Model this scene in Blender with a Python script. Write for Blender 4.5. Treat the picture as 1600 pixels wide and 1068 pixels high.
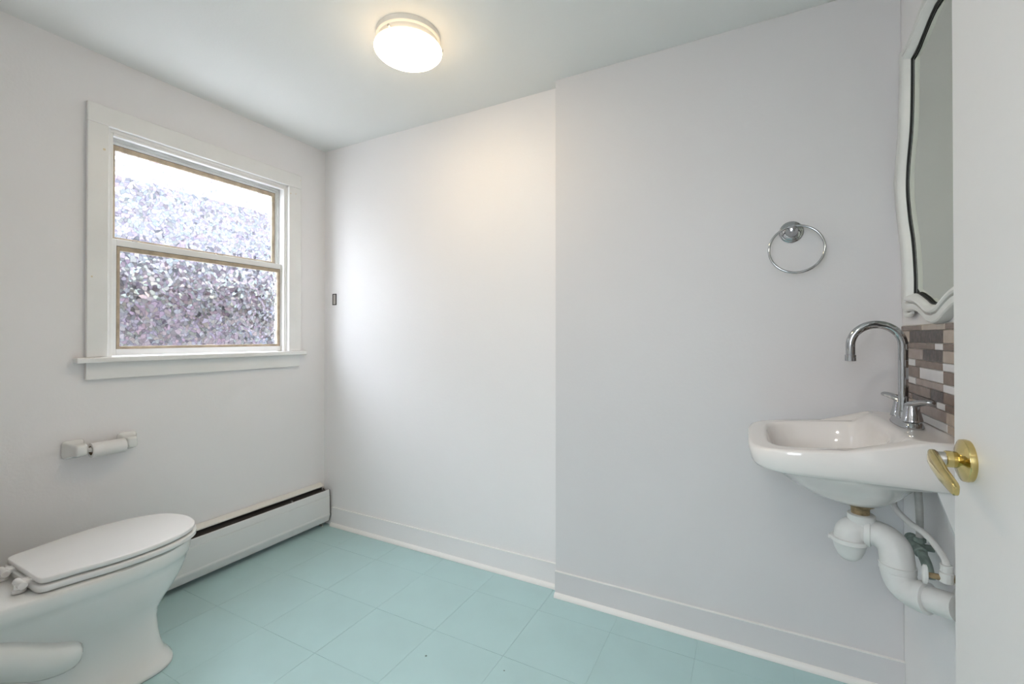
import bpy, bmesh, math, random
from mathutils import Vector, Matrix

random.seed(7)
SC = bpy.context.scene
for o in list(bpy.data.objects):
    bpy.data.objects.remove(o)
COL = SC.collection

# ------------------------------------------------------------------ camera
cam_d = bpy.data.cameras.new('camera')
cam = bpy.data.objects.new('camera', cam_d)
COL.objects.link(cam)
cam_d.sensor_width = 36.0
cam_d.lens = 701.5 / 1600 * 36.0
cam_d.clip_start = 0.02
PITCH = 0.35
cam.location = (2.373, -1.96, 1.17)
cam.rotation_euler = (math.radians(90 + PITCH), 0, math.radians(27.8))
cam_d.shift_y = -(8.0 + 701.5 * math.tan(math.radians(PITCH))) / 1600
SC.camera = cam

# ------------------------------------------------------------------ world, exposure
SKY = 2.5
W = bpy.data.worlds.new('world')
SC.world = W
W.use_nodes = True
wn = W.node_tree
bg = wn.nodes['Background']
bg.inputs['Color'].default_value = (0.85, 0.925, 1.0, 1)
bg.inputs['Strength'].default_value = SKY
SC.view_settings.view_transform = 'Standard'
SC.view_settings.look = 'None'
SC.view_settings.exposure = 2.55
SC.view_settings.gamma = 1.0
SC.view_settings.use_curve_mapping = False

# portals in the two window openings (they give off nothing, only guide sky sampling)
def portal(loc, rot, w, h):
    pd = bpy.data.lights.new('sky_portal', 'AREA')
    pd.shape = 'RECTANGLE'
    pd.size = w
    pd.size_y = h
    pd.cycles.is_portal = True
    po = bpy.data.objects.new('sky_portal', pd)
    COL.objects.link(po)
    po.location = loc
    po.rotation_euler = rot
portal((-0.13, -0.677, 1.567), (0, math.radians(-90), 0), 0.97, 0.84)
HW = (1.74, 2.36, 1.12, 1.90)        # added fill window opening in the hall: x0, x1, z0, z1
portal(((HW[0] + HW[1]) / 2, -3.11, (HW[2] + HW[3]) / 2), (math.radians(90), 0, 0), HW[1] - HW[0], HW[3] - HW[2])

HALL_FILL = 8.0     # glass emission of the added hall fill lamp
LAMP = 4.7      # ceiling lamp glass emission

# ------------------------------------------------------------------ materials
def mat(name, col, rough=0.5, metal=0.0, bump=0.0, bscale=40.0, var=0.0, vscale=3.0, coat=0.0, spec=None):
    m = bpy.data.materials.new(name)
    m.use_nodes = True
    nt = m.node_tree
    b = nt.nodes['Principled BSDF']
    b.inputs['Base Color'].default_value = (*col, 1)
    b.inputs['Roughness'].default_value = rough
    b.inputs['Metallic'].default_value = metal
    if coat:
        b.inputs['Coat Weight'].default_value = coat
        b.inputs['Coat Roughness'].default_value = 0.08
    if spec is not None:
        b.inputs['Specular IOR Level'].default_value = spec
    tc = nt.nodes.new('ShaderNodeTexCoord')
    if var:
        n = nt.nodes.new('ShaderNodeTexNoise')
        n.inputs['Scale'].default_value = vscale
        n.inputs['Detail'].default_value = 6
        nt.links.new(tc.outputs['Object'], n.inputs['Vector'])
        r = nt.nodes.new('ShaderNodeValToRGB')
        r.color_ramp.elements[0].position = 0.3
        r.color_ramp.elements[1].position = 0.7
        r.color_ramp.elements[0].color = (*[c * (1 - var) for c in col], 1)
        r.color_ramp.elements[1].color = (*[min(1, c * (1 + var)) for c in col], 1)
        nt.links.new(n.outputs['Fac'], r.inputs['Fac'])
        nt.links.new(r.outputs['Color'], b.inputs['Base Color'])
    if bump:
        n2 = nt.nodes.new('ShaderNodeTexNoise')
        n2.inputs['Scale'].default_value = bscale
        n2.inputs['Detail'].default_value = 4
        nt.links.new(tc.outputs['Object'], n2.inputs['Vector'])
        bp = nt.nodes.new('ShaderNodeBump')
        bp.inputs['Strength'].default_value = bump
        bp.inputs['Distance'].default_value = 0.004
        nt.links.new(n2.outputs['Fac'], bp.inputs['Height'])
        nt.links.new(bp.outputs['Normal'], b.inputs['Normal'])
    return m

def chips(m, chip, scale, thresh, size_noise=8.0, cut=0.30, world=False):
    """sparse paint chips: small voronoi dots of another colour"""
    nt = m.node_tree
    b = nt.nodes['Principled BSDF']
    if world:
        pos = nt.nodes.new('ShaderNodeNewGeometry').outputs['Position']
    else:
        pos = nt.nodes.new('ShaderNodeTexCoord').outputs['Object']
    v = nt.nodes.new('ShaderNodeTexVoronoi')
    v.inputs['Scale'].default_value = scale
    nt.links.new(pos, v.inputs['Vector'])
    n = nt.nodes.new('ShaderNodeTexNoise')
    n.inputs['Scale'].default_value = size_noise
    nt.links.new(pos, n.inputs['Vector'])
    mul = nt.nodes.new('ShaderNodeMath'); mul.operation = 'MULTIPLY'
    nt.links.new(v.outputs['Color'], mul.inputs[0])
    nt.links.new(n.outputs['Fac'], mul.inputs[1])
    m2 = nt.nodes.new('ShaderNodeMath'); m2.operation = 'MULTIPLY'
    nt.links.new(mul.outputs[0], m2.inputs[0]); m2.inputs[1].default_value = thresh
    lt = nt.nodes.new('ShaderNodeMath'); lt.operation = 'LESS_THAN'
    nt.links.new(v.outputs['Distance'], lt.inputs[0])
    sub = nt.nodes.new('ShaderNodeMath'); sub.operation = 'SUBTRACT'
    nt.links.new(m2.outputs[0], sub.inputs[0]); sub.inputs[1].default_value = thresh * cut
    nt.links.new(sub.outputs[0], lt.inputs[1])
    mx = nt.nodes.new('ShaderNodeMixRGB')
    nt.links.new(lt.outputs[0], mx.inputs['Fac'])
    src = b.inputs['Base Color'].links[0].from_socket if b.inputs['Base Color'].is_linked else None
    if src:
        nt.links.new(src, mx.inputs['Color1'])
    else:
        mx.inputs['Color1'].default_value = b.inputs['Base Color'].default_value
    mx.inputs['Color2'].default_value = (*chip, 1)
    nt.links.new(mx.outputs['Color'], b.inputs['Base Color'])

M = {}
M['wall'] = mat('wall_paint', (0.89, 0.873, 0.878), 0.6, bump=0.10, bscale=90, var=0.012, vscale=1.5, spec=0.2)
M['wall_shaded'] = mat('wall_paint_shaded', (0.745, 0.732, 0.742), 0.55, bump=0.10, bscale=90, var=0.012, vscale=1.5, spec=0.25)  # wall paint darkened: the section's dimmer light is put into its colour
M['ceiling'] = mat('ceiling_paint', (0.88, 0.89, 0.88), 0.7, bump=0.08, bscale=120)
M['trim'] = mat('trim_paint', (0.88, 0.875, 0.865), 0.35, bump=0.12, bscale=30, var=0.015, vscale=6)
M['bead_white'] = mat('caulk_white', (0.90, 0.89, 0.87), 0.4, bump=0.1, bscale=50)
M['casing'] = mat('casing_paint', (0.89, 0.885, 0.87), 0.38, bump=0.15, bscale=25, var=0.02, vscale=8)
chips(M['casing'], (0.78, 0.68, 0.50), 28, 0.55, 5, 0.26)
M['floor'] = mat('mint_floor_paint', (0.46, 0.655, 0.665), 0.33, bump=0.10, bscale=35, var=0.03, vscale=5)
chips(M['floor'], (0.10, 0.17, 0.16), 14, 0.36, 3, 0.33, True)
M['porcelain'] = mat('white_porcelain', (0.82, 0.82, 0.80), 0.08, coat=0.4)
M['bone'] = mat('bone_porcelain', (0.84, 0.805, 0.78), 0.09, coat=0.4)
M['plastic'] = mat('white_plastic', (0.86, 0.85, 0.84), 0.22)
M['grey_plastic'] = mat('grey_bumper', (0.45, 0.45, 0.42), 0.4)
M['enamel'] = mat('white_enamel', (0.80, 0.81, 0.81), 0.35, bump=0.04, bscale=15)
M['cream'] = mat('cream_enamel', (0.83, 0.80, 0.74), 0.4)
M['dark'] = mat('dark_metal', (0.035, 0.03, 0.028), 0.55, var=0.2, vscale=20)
M['seam'] = mat('black_seam', (0.02, 0.02, 0.02), 0.6)
M['chrome'] = mat('chrome', (0.44, 0.45, 0.465), 0.05, 1.0)
M['nickel'] = mat('dull_nickel', (0.55, 0.53, 0.50), 0.3, 1.0)
M['brass'] = mat('polished_brass', (0.62, 0.50, 0.22), 0.13, 1.0, var=0.08, vscale=60)
M['mirror'] = mat('mirror_glass', (0.63, 0.66, 0.58), 0.015, 1.0)
M['frame'] = mat('painted_mirror_frame', (0.80, 0.81, 0.79), 0.35, bump=0.2, bscale=60, var=0.03, vscale=15)
chips(M['frame'], (0.04, 0.04, 0.04), 22, 0.25, 5)
M['pipe'] = mat('painted_pipe', (0.78, 0.775, 0.755), 0.4, bump=0.25, bscale=40, var=0.06, vscale=12)
M['rust'] = mat('rusty_metal', (0.30, 0.22, 0.12), 0.7, bump=0.5, bscale=90, var=0.5, vscale=60)
M['verdigris'] = mat('painted_green_valve', (0.22, 0.28, 0.25), 0.55, bump=0.4, bscale=80, var=0.4, vscale=40)
M['hose'] = mat('grey_supply_hose', (0.50, 0.495, 0.47), 0.45, bump=0.2, bscale=120, var=0.12, vscale=40)
M['tan'] = mat('tan_wood_bead', (0.47, 0.38, 0.28), 0.5, bump=0.25, bscale=60, var=0.22, vscale=25)
M['jamb_track'] = mat('jamb_track', (0.62, 0.62, 0.60), 0.4, var=0.1, vscale=20)
M['paper'] = mat('toilet_paper', (0.86, 0.85, 0.84), 0.9, bump=0.2, bscale=150)
M['card'] = mat('cardboard', (0.22, 0.14, 0.08), 0.9)
M['door'] = mat('door_paint', (0.80, 0.795, 0.79), 0.4, bump=0.08, bscale=50)
M['grout'] = mat('grout', (0.62, 0.58, 0.54), 0.8, bump=0.3, bscale=200)
TILE = {
    'B': mat('brown_tile', (0.205, 0.145, 0.112), 0.25, bump=0.1, var=0.2, vscale=25),
    'G': mat('beige_tile', (0.50, 0.41, 0.34), 0.25, bump=0.1, var=0.1, vscale=25),
    'D': mat('dark_stone_tile', (0.075, 0.055, 0.048), 0.35, bump=0.4, var=0.75, vscale=70),
    'W': mat('white_tile', (0.74, 0.73, 0.74), 0.15, var=0.03, vscale=30),
    'L': mat('mauve_tile', (0.36, 0.285, 0.25), 0.25, bump=0.1, var=0.12, vscale=30),
}
M['roof_shingle'] = mat('grey_shingles', (0.080, 0.078, 0.089), 0.9, bump=0.6, bscale=12, var=0.3, vscale=6)
M['brick'] = mat('mauve_brick', (0.068, 0.058, 0.064), 0.9, bump=0.4, bscale=12, var=0.35, vscale=4)
M['white_out'] = mat('white_gutter', (0.085, 0.08, 0.08), 0.5)
M['bounce_ground'] = mat('pale_bounce_ground', (0.62, 0.61, 0.58), 0.9, bump=0.3, bscale=20, var=0.1, vscale=3)  # kept pale so it throws sky light up to the ceiling
M['glass_dark'] = mat('dark_window_glass', (0.05, 0.06, 0.07), 0.08)

def emission_glass(name='lit_opal_glass', col=(1.0, 0.78, 0.50, 1), strength=LAMP):
    m = bpy.data.materials.new(name)
    m.use_nodes = True
    nt = m.node_tree
    b = nt.nodes['Principled BSDF']
    b.inputs['Base Color'].default_value = (0.9, 0.88, 0.8, 1)
    b.inputs['Roughness'].default_value = 0.15
    b.inputs['Emission Color'].default_value = col
    b.inputs['Emission Strength'].default_value = strength
    return m
M['lamp_glass'] = emission_glass()
M['glass_rim'] = emission_glass('opal_glass_rim', (1.0, 0.74, 0.46, 1), 0.75)
M['hall_fill_glass'] = emission_glass('fill_lamp_glass', (1.0, 0.95, 0.88, 1), HALL_FILL)

def film():
    """clear pane covered by a prismatic decorative film: each facet bends the view its own way"""
    m = bpy.data.materials.new('prismatic_film_glass')
    m.use_nodes = True
    nt = m.node_tree
    nt.nodes.remove(nt.nodes['Principled BSDF'])
    out = nt.nodes['Material Output']
    tc = nt.nodes.new('ShaderNodeTexCoord')
    nz = nt.nodes.new('ShaderNodeTexNoise')
    nz.inputs['Scale'].default_value = 18
    nt.links.new(tc.outputs['Object'], nz.inputs['Vector'])
    mixv = nt.nodes.new('ShaderNodeMixRGB'); mixv.blend_type = 'ADD'
    mixv.inputs['Fac'].default_value = 0.05
    nt.links.new(tc.outputs['Object'], mixv.inputs['Color1'])
    nt.links.new(nz.outputs['Color'], mixv.inputs['Color2'])
    v = nt.nodes.new('ShaderNodeTexVoronoi')
    v.inputs['Scale'].default_value = 66
    v.inputs['Randomness'].default_value = 1.0
    nt.links.new(mixv.outputs['Color'], v.inputs['Vector'])
    # facet tilt
    sub = nt.nodes.new('ShaderNodeVectorMath'); sub.operation = 'SUBTRACT'
    nt.links.new(v.outputs['Color'], sub.inputs[0]); sub.inputs[1].default_value = (0.5, 0.5, 0.5)
    sc = nt.nodes.new('ShaderNodeVectorMath'); sc.operation = 'SCALE'
    nt.links.new(sub.outputs[0], sc.inputs[0]); sc.inputs['Scale'].default_value = 0.62
    geo = nt.nodes.new('ShaderNodeNewGeometry')
    add = nt.nodes.new('ShaderNodeVectorMath'); add.operation = 'ADD'
    nt.links.new(geo.outputs['Normal'], add.inputs[0]); nt.links.new(sc.outputs[0], add.inputs[1])
    nrm = nt.nodes.new('ShaderNodeVectorMath'); nrm.operation = 'NORMALIZE'
    nt.links.new(add.outputs[0], nrm.inputs[0])
    # facet tint (iridescent film)
    hsv = nt.nodes.new('ShaderNodeHueSaturation')
    hsv.inputs['Saturation'].default_value = 0.24
    hsv.inputs['Value'].default_value = 1.0
    nt.links.new(v.outputs['Color'], hsv.inputs['Color'])
    tint = nt.nodes.new('ShaderNodeMixRGB'); tint.inputs['Fac'].default_value = 0.72
    tint.inputs['Color1'].default_value = (0.97, 0.96, 1.0, 1)
    nt.links.new(hsv.outputs['Color'], tint.inputs['Color2'])
    ve = nt.nodes.new('ShaderNodeTexVoronoi')
    ve.feature = 'DISTANCE_TO_EDGE'
    ve.inputs['Scale'].default_value = 66
    nt.links.new(mixv.outputs['Color'], ve.inputs['Vector'])
    er = nt.nodes.new('ShaderNodeValToRGB')
    er.color_ramp.elements[0].position = 0.02
    er.color_ramp.elements[1].position = 0.07
    er.color_ramp.elements[0].color = (0.50, 0.48, 0.55, 1)
    er.color_ramp.elements[1].color = (1, 1, 1, 1)
    nt.links.new(ve.outputs['Distance'], er.inputs['Fac'])
    tint0 = tint
    tint = nt.nodes.new('ShaderNodeMixRGB'); tint.blend_type = 'MULTIPLY'; tint.inputs['Fac'].default_value = 1.0
    nt.links.new(tint0.outputs['Color'], tint.inputs['Color1']); nt.links.new(er.outputs['Color'], tint.inputs['Color2'])
    tr = nt.nodes.new('ShaderNodeBsdfTransparent')
    nt.links.new(tint.outputs['Color'], tr.inputs['Color'])
    rf = nt.nodes.new('ShaderNodeBsdfRefraction')
    rf.inputs['IOR'].default_value = 1.35
    rf.inputs['Roughness'].default_value = 0.08
    rf.inputs['Color'].default_value = (0.97, 0.96, 1.0, 1)
    nt.links.new(nrm.outputs[0], rf.inputs['Normal'])
    nt.links.new(tint.outputs['Color'], rf.inputs['Color'])
    mx = nt.nodes.new('ShaderNodeMixShader'); mx.inputs['Fac'].default_value = 0.90
    nt.links.new(tr.outputs[0], mx.inputs[1]); nt.links.new(rf.outputs[0], mx.inputs[2])
    gl = nt.nodes.new('ShaderNodeBsdfGlossy')
    gl.inputs['Roughness'].default_value = 0.12
    nt.links.new(nrm.outputs[0], gl.inputs['Normal'])
    mx2 = nt.nodes.new('ShaderNodeMixShader'); mx2.inputs['Fac'].default_value = 0.06
    nt.links.new(mx.outputs[0], mx2.inputs[1]); nt.links.new(gl.outputs[0], mx2.inputs[2])
    nt.links.new(mx2.outputs[0], out.inputs['Surface'])
    return m
M['film'] = film()
def clear():
    m = bpy.data.materials.new('clear_glass')
    m.use_nodes = True
    nt = m.node_tree
    nt.nodes.remove(nt.nodes['Principled BSDF'])
    t = nt.nodes.new('ShaderNodeBsdfTransparent')
    g = nt.nodes.new('ShaderNodeBsdfGlossy')
    g.inputs['Roughness'].default_value = 0.02
    x = nt.nodes.new('ShaderNodeMixShader')
    x.inputs['Fac'].default_value = 0.05
    nt.links.new(t.outputs[0], x.inputs[1]); nt.links.new(g.outputs[0], x.inputs[2])
    nt.links.new(x.outputs[0], nt.nodes['Material Output'].inputs['Surface'])
    return m
M['clear'] = clear()

# ------------------------------------------------------------------ helpers
WL = {}   # world position of each object's origin

def obj(name, bm, m, parent=None, smooth=False, angle=35, origin=None):
    me = bpy.data.meshes.new(name)
    bmesh.ops.recalc_face_normals(bm, faces=bm.faces)
    if origin is not None:
        bmesh.ops.translate(bm, verts=bm.verts, vec=-Vector(origin))
    bm.to_mesh(me)
    bm.free()
    if isinstance(m, (list, tuple)):
        for k in m:
            me.materials.append(k)
    else:
        me.materials.append(m)
    o = bpy.data.objects.new(name, me)
    COL.objects.link(o)
    w = Vector(origin) if origin is not None else Vector((0, 0, 0))
    if parent is not None:
        o.parent = parent
        o.location = w - WL[parent.name]
    else:
        o.location = w
    WL[o.name] = w
    if smooth:
        for p in me.polygons:
            p.use_smooth = True
        try:
            me.set_sharp_from_angle(angle=math.radians(angle))
        except Exception:
            pass
    return o

def thing(name, label, cat, loc, group=None):
    o = bpy.data.objects.new(name, None)
    o.empty_display_size = 0.1
    COL.objects.link(o)
    o.location = loc
    WL[o.name] = Vector(loc)
    tag(o, label, cat, group)
    return o

def tag(o, label, cat, group=None, kind=None):
    o['label'] = label
    o['category'] = cat
    if group:
        o['group'] = group
    if kind:
        o['kind'] = kind
    return o

def struct(o, label, cat):
    o['kind'] = 'structure'
    o['label'] = label
    o['category'] = cat
    return o

def box(bm, x0, x1, y0, y1, z0, z1, bev=0.0, seg=2):
    b2 = bmesh.new()
    vs = [b2.verts.new((x, y, z)) for x in (x0, x1) for y in (y0, y1) for z in (z0, z1)]
    for f in ((0, 1, 3, 2), (4, 6, 7, 5), (0, 4, 5, 1), (2, 3, 7, 6), (0, 2, 6, 4), (1, 5, 7, 3)):
        b2.faces.new([vs[i] for i in f])
    bmesh.ops.recalc_face_normals(b2, faces=b2.faces)
    if bev:
        bmesh.ops.bevel(b2, geom=b2.edges[:], offset=bev, segments=seg, profile=0.5, affect='EDGES')
    merge(bm, b2)
    return bm

def merge(bm, b2):
    me = bpy.data.meshes.new('tmp')
    b2.to_mesh(me)
    b2.free()
    bm.from_mesh(me)
    bpy.data.meshes.remove(me)

def B(*a, **k):
    return box(bmesh.new(), *a, **k)

def loft(bm, loops, cap0=True, cap1=True, closed=True):
    rows = [[bm.verts.new(p) for p in lp] for lp in loops]
    n = len(rows[0])
    for a, b in zip(rows[:-1], rows[1:]):
        for i in range(n if closed else n - 1):
            j = (i + 1) % n
            bm.faces.new((a[i], a[j], b[j], b[i]))
    if cap0:
        bm.faces.new(list(reversed(rows[0])))
    if cap1:
        bm.faces.new(rows[-1])
    return bm

def frame_of(axis):
    a = Vector(axis).normalized()
    u = a.orthogonal().normalized()
    v = a.cross(u)
    return a, u, v

def lathe(bm, c, axis, prof, n=28, cap0=True, cap1=True):
    """prof: list of (distance along axis, radius)"""
    a, u, v = frame_of(axis)
    c = Vector(c)
    loops = []
    for d, r in prof:
        r = max(r, 1e-4)
        loops.append([c + a * d + (u * math.cos(t) + v * math.sin(t)) * r
                      for t in [2 * math.pi * i / n for i in range(n)]])
    return loft(bm, loops, cap0, cap1)

def catmull(pts, sub=6):
    P = [Vector(p) for p in pts]
    out = []
    for i in range(len(P) - 1):
        p0 = P[max(i - 1, 0)]; p1 = P[i]; p2 = P[i + 1]; p3 = P[min(i + 2, len(P) - 1)]
        for k in range(sub):
            t = k / sub
            out.append(0.5 * ((2 * p1) + (p2 - p0) * t + (2 * p0 - 5 * p1 + 4 * p2 - p3) * t * t
                              + (3 * p1 - p0 - 3 * p2 + p3) * t ** 3))
    out.append(P[-1])
    return out

def tube(bm, pts, r, n=14, sub=6, caps=True):
    """r: number or one radius per control point"""
    if sub > 1:
        path = catmull(pts, sub)
    else:
        path = [Vector(p) for p in pts]
    if isinstance(r, (int, float)):
        rr = [r] * len(path)
    else:
        R = [Vector((x, 0, 0)) for x in r]
        rr = [q.x for q in (catmull(R, sub) if sub > 1 else R)]
    t0 = (path[1] - path[0]).normalized()
    u = t0.orthogonal().normalized()
    loops = []
    for i, p in enumerate(path):
        if i == 0:
            t = t0
        elif i == len(path) - 1:
            t = (path[i] - path[i - 1]).normalized()
        else:
            t = (path[i + 1] - path[i - 1]).normalized()
        u = (u - t * u.dot(t)).normalized()
        v = t.cross(u)
        loops.append([p + (u * math.cos(a) + v * math.sin(a)) * rr[i]
                      for a in [2 * math.pi * k / n for k in range(n)]])
    return loft(bm, loops, caps, caps)

def prism(bm, outline, axis, d0, d1):
    """outline in the two other axes, extruded along axis from d0 to d1"""
    def p(q, d):
        if axis == 'x':
            return (d, q[0], q[1])
        if axis == 'y':
            return (q[0], d, q[1])
        return (q[0], q[1], d)
    return loft(bm, [[p(q, d0) for q in outline], [p(q, d1) for q in outline]])

# ================================================================== SETTING
RW, H = 2.82, 2.34
YF = -1.76           # wall behind the toilet tank
YH = -3.0            # end of the hall behind the doorway
STEP_X, STEP = 1.595, 0.06

# floor: painted 12 inch tiles on a slab
fl = obj('floor', B(-0.0, RW, YH, 0.0, -0.06, -0.0012), M['floor'])
struct(fl, 'mint green painted tile floor', 'floor')
P_ = 0.312
GAP = 0.00045
tile_cache = {}
i0 = -5
for i in range(i0, 6):
    x0, x1 = 1.26 + P_ * i, 1.26 + P_ * (i + 1)
    x0, x1 = max(x0, 0.0), min(x1, RW)
    if x1 - x0 < 0.02:
        continue
    for j in range(-1, 6):
        y1, y0 = -0.200 - P_ * j, -0.200 - P_ * (j + 1)
        y1 = min(y1, 0.0)
        if y1 - y0 < 0.02:
            continue
        wx, wy = x1 - x0 - 2 * GAP, y1 - y0 - 2 * GAP
        key = (round(wx, 4), round(wy, 4))
        if key not in tile_cache:
            o = obj('floor_tile', B(-wx / 2, wx / 2, -wy / 2, wy / 2, -0.004, 0.0, bev=0.0003, seg=1), M['floor'])
            tile_cache[key] = o.data
            o.parent = fl
        else:
            o = bpy.data.objects.new('floor_tile', tile_cache[key])
            COL.objects.link(o)
            o.parent = fl
        o.location = ((x0 + x1) / 2, (y0 + y1) / 2, random.uniform(-0.0004, 0.0))

struct(obj('ceiling', B(-0.12, RW + 0.1, YH - 0.1, 0.1, H, H + 0.1), M['ceiling']), 'flat white ceiling', 'ceiling')

# left wall with the window opening
WY0, WY1, WZ0, WZ1 = -1.092, -0.262, 1.075, 2.047
bm = bmesh.new()
box(bm, -0.12, 0, YF - 0.1, WY0, -0.06, H)
box(bm, -0.12, 0, WY1, 0.1, -0.06, H)
box(bm, -0.12, 0, WY0, WY1, -0.06, WZ0)
box(bm, -0.12, 0, WY0, WY1, WZ1, H)
struct(obj('wall_left', bm, M['wall']), 'white painted wall holding the window', 'wall')
struct(obj('wall_back_left', B(0, STEP_X, 0, 0.1, -0.06, H), M['wall']), 'white painted wall section set back beside the window corner', 'wall')
struct(obj('wall_back_right', B(STEP_X, RW, -STEP, 0.1, -0.06, H, bev=0.002), M['wall_shaded']), 'white painted wall section standing proud, holding the towel ring', 'wall')
struct(obj('wall_right', B(RW, RW + 0.1, YH - 0.1, 0.1, -0.06, H), M['wall']), 'white painted wall behind the sink and mirror', 'wall')
struct(obj('wall_front', B(0, 1.2, YF - 0.1, YF, -0.06, H), M['wall']), 'white painted wall behind the toilet tank', 'wall')
struct(obj('wall_hall_side', B(1.1, 1.2, YH, YF - 0.1, -0.06, H), M['wall']), 'white painted side wall of the hall', 'wall')
bm = bmesh.new()
box(bm, 1.1, HW[0], YH - 0.1, YH, -0.06, H)
box(bm, HW[1], RW, YH - 0.1, YH, -0.06, H)
box(bm, HW[0], HW[1], YH - 0.1, YH, -0.06, HW[2])
box(bm, HW[0], HW[1], YH - 0.1, YH, HW[3], H)
struct(obj('wall_hall_end', bm, M['wall']), 'white painted end wall of the hall', 'wall')

# baseboards: flat board, white caulk line on top, white quarter round at the floor
def baseboard(name, x0, x1, y, label, m='wall'):
    b = obj(name, B(x0, x1, y - 0.009, y, 0.0, 0.110), M[m])
    struct(b, label, 'baseboard')
    obj('caulk_line', B(x0, x1, y - 0.0105, y, 0.110, 0.1135, bev=0.0012), M['bead_white'], b)
    prof = [(y - 0.009, 0.0003)] + [(y - 0.009 - 0.016 * math.cos(t), 0.0003 + 0.019 * math.sin(t))
                                     for t in [i * math.pi / 12 for i in range(7)]]
    q = bmesh.new()
    loft(q, [[(xx, p[0], p[1]) for p in prof] for xx in (x0, x1)])
    obj('quarter_round', q, M['bead_white'], b, smooth=True)
    return b
baseboard('baseboard_back_left', 0.075, STEP_X, 0.0, 'flat baseboard with white quarter round on the set-back wall section')
baseboard('baseboard_back_right', STEP_X, RW, -STEP, 'flat baseboard with white quarter round below the towel ring', 'wall_shaded')

# door jamb stub where the door hangs
bm = bmesh.new()
box(bm, 2.735, RW, -1.80, -1.685, 0, H)
struct(obj('trim_1', bm, M['trim']), 'white door jamb the open door hangs from', 'trim')

# ------------------------------------------------------------------ window_1
win = thing('window_1', 'white double-hung window with patterned prismatic film on both panes', 'window', (0, -0.68, 1.07))
win['kind'] = 'structure'
CT = 0.018
def wpart(name, m, *a, parent=None, bev=0.0015, **k):
    return obj(name, B(*a, bev=bev, **k), m, parent or win)
# casing
wpart('side_casing', M['casing'], 0, CT, -1.161, WY0, 1.087, 2.047, bev=0.003)
wpart('side_casing', M['casing'], 0, CT, WY1, -0.182, 1.087, 2.047, bev=0.003)
wpart('head_casing', M['casing'], 0, CT, -1.161, -0.182, 2.047, 2.126, bev=0.003)
wpart('sill', M['trim'], -0.10, 0.045, WY0 + 0.001, WY1 - 0.001, 1.066, 1.087, bev=0.003)
wpart('sill_nose', M['trim'], 0.0005, 0.0455, -1.198, -0.162, 1.065, 1.0868, bev=0.004)
wpart('apron', M['trim'], 0, 0.018, -1.162, -0.193, 0.996, 1.065, bev=0.002)
# jambs and tracks inside the opening
jd = (-0.118, -0.001)
wpart('side_jamb', M['trim'], *jd, WY0, WY0 + 0.012, 1.087, 2.047)
wpart('side_jamb', M['trim'], *jd, WY1 - 0.008, WY1, 1.087, 2.047)
wpart('head_jamb', M['trim'], *jd, WY0 + 0.012, WY1 - 0.008, 2.033, 2.047)
for x0, x1, d, mm in ((-0.022, -0.004, 0.010, 'bead_white'), (-0.066, -0.0605, 0.014, 'jamb_track'), (-0.112, -0.1045, 0.012, 'trim')):
    wpart('stop_bead', M[mm], x0, x1, WY1 - 0.008 - d, WY1 - 0.008, 1.087, 2.033)
    wpart('stop_bead', M[mm], x0, x1, WY0 + 0.012, WY0 + 0.012 + d, 1.087, 2.033)
    wpart('head_stop', M[mm], x0, x1, WY0 + 0.022, WY1 - 0.018, 2.033 - d * 1.1, 2.033)

def sash(name, xf, xb, y0, y1, z0, z1, stile_l, stile_r, rail_t, rail_b, bead, latch=False):
    s = thing_part(name, win)
    wpart('stile', M['trim'], xb, xf, y0, y0 + stile_l, z0, z1, parent=s)
    wpart('stile', M['trim'], xb, xf, y1 - stile_r, y1, z0, z1, parent=s)
    wpart('top_rail', M['trim'], xb, xf, y0 + stile_l, y1 - stile_r, z1 - rail_t, z1, parent=s)
    wpart('bottom_rail', M['trim'], xb, xf, y0 + stile_l, y1 - stile_r, z0, z0 + rail_b, parent=s)
    a0, a1, c0, c1 = y0 + stile_l, y1 - stile_r, z0 + rail_b, z1 - rail_t
    xm = (xf + xb) / 2
    g = 0.0022
    for q in ((a0, a0 + g, c0, c1), (a1 - g, a1, c0, c1), (a0 + g, a1 - g, c1 - g, c1)):
        wpart('seam_line', M['seam'], xm, xf - 0.006, *q, parent=s, bev=0)
    wpart('glazing_bead', M['tan'], xm, xf - 0.003, a0 + g, a0 + bead * .8, c0, c1 - g, parent=s, bev=0.001)
    wpart('glazing_bead', M['tan'], xm, xf - 0.003, a1 - bead, a1 - g, c0, c1 - g, parent=s, bev=0.001)
    wpart('glazing_bead', M['tan'], xm, xf - 0.003, a0 + bead * .8, a1 - bead, c1 - bead * 1.2, c1 - g, parent=s, bev=0.001)
    wpart('glazing_bead', M['tan'], xm, xf - 0.003, a0 + bead * .8, a1 - bead, c0, c0 + bead * .7, parent=s, bev=0.001)
    p = wpart('pane', M['film'], xm - 0.003, xm, a0, a1, c0, c1, parent=s, bev=0)
    p.data.materials.append(M['clear'])
    for f in p.data.polygons:
        f.material_index = 0 if f.normal.x > 0.5 else 1
    p['label'] = 'pane covered in iridescent shard-patterned film'
    return s

def thing_part(name, parent):
    o = bpy.data.objects.new(name, None)
    COL.objects.link(o)
    o.parent = parent
    o.location = (0, 0, 0)
    WL[o.name] = WL[parent.name].copy()
    return o

sash('upper_sash', -0.069, -0.101, WY0 + 0.013, WY1 - 0.009, 1.562, 2.026, 0.026, 0.018, 0.018, 0.030, 0.019)
ls = sash('lower_sash', -0.026, -0.058, WY0 + 0.013, WY1 - 0.009, 1.0895, 1.590, 0.030, 0.014, 0.028, 0.028, 0.017)
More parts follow.
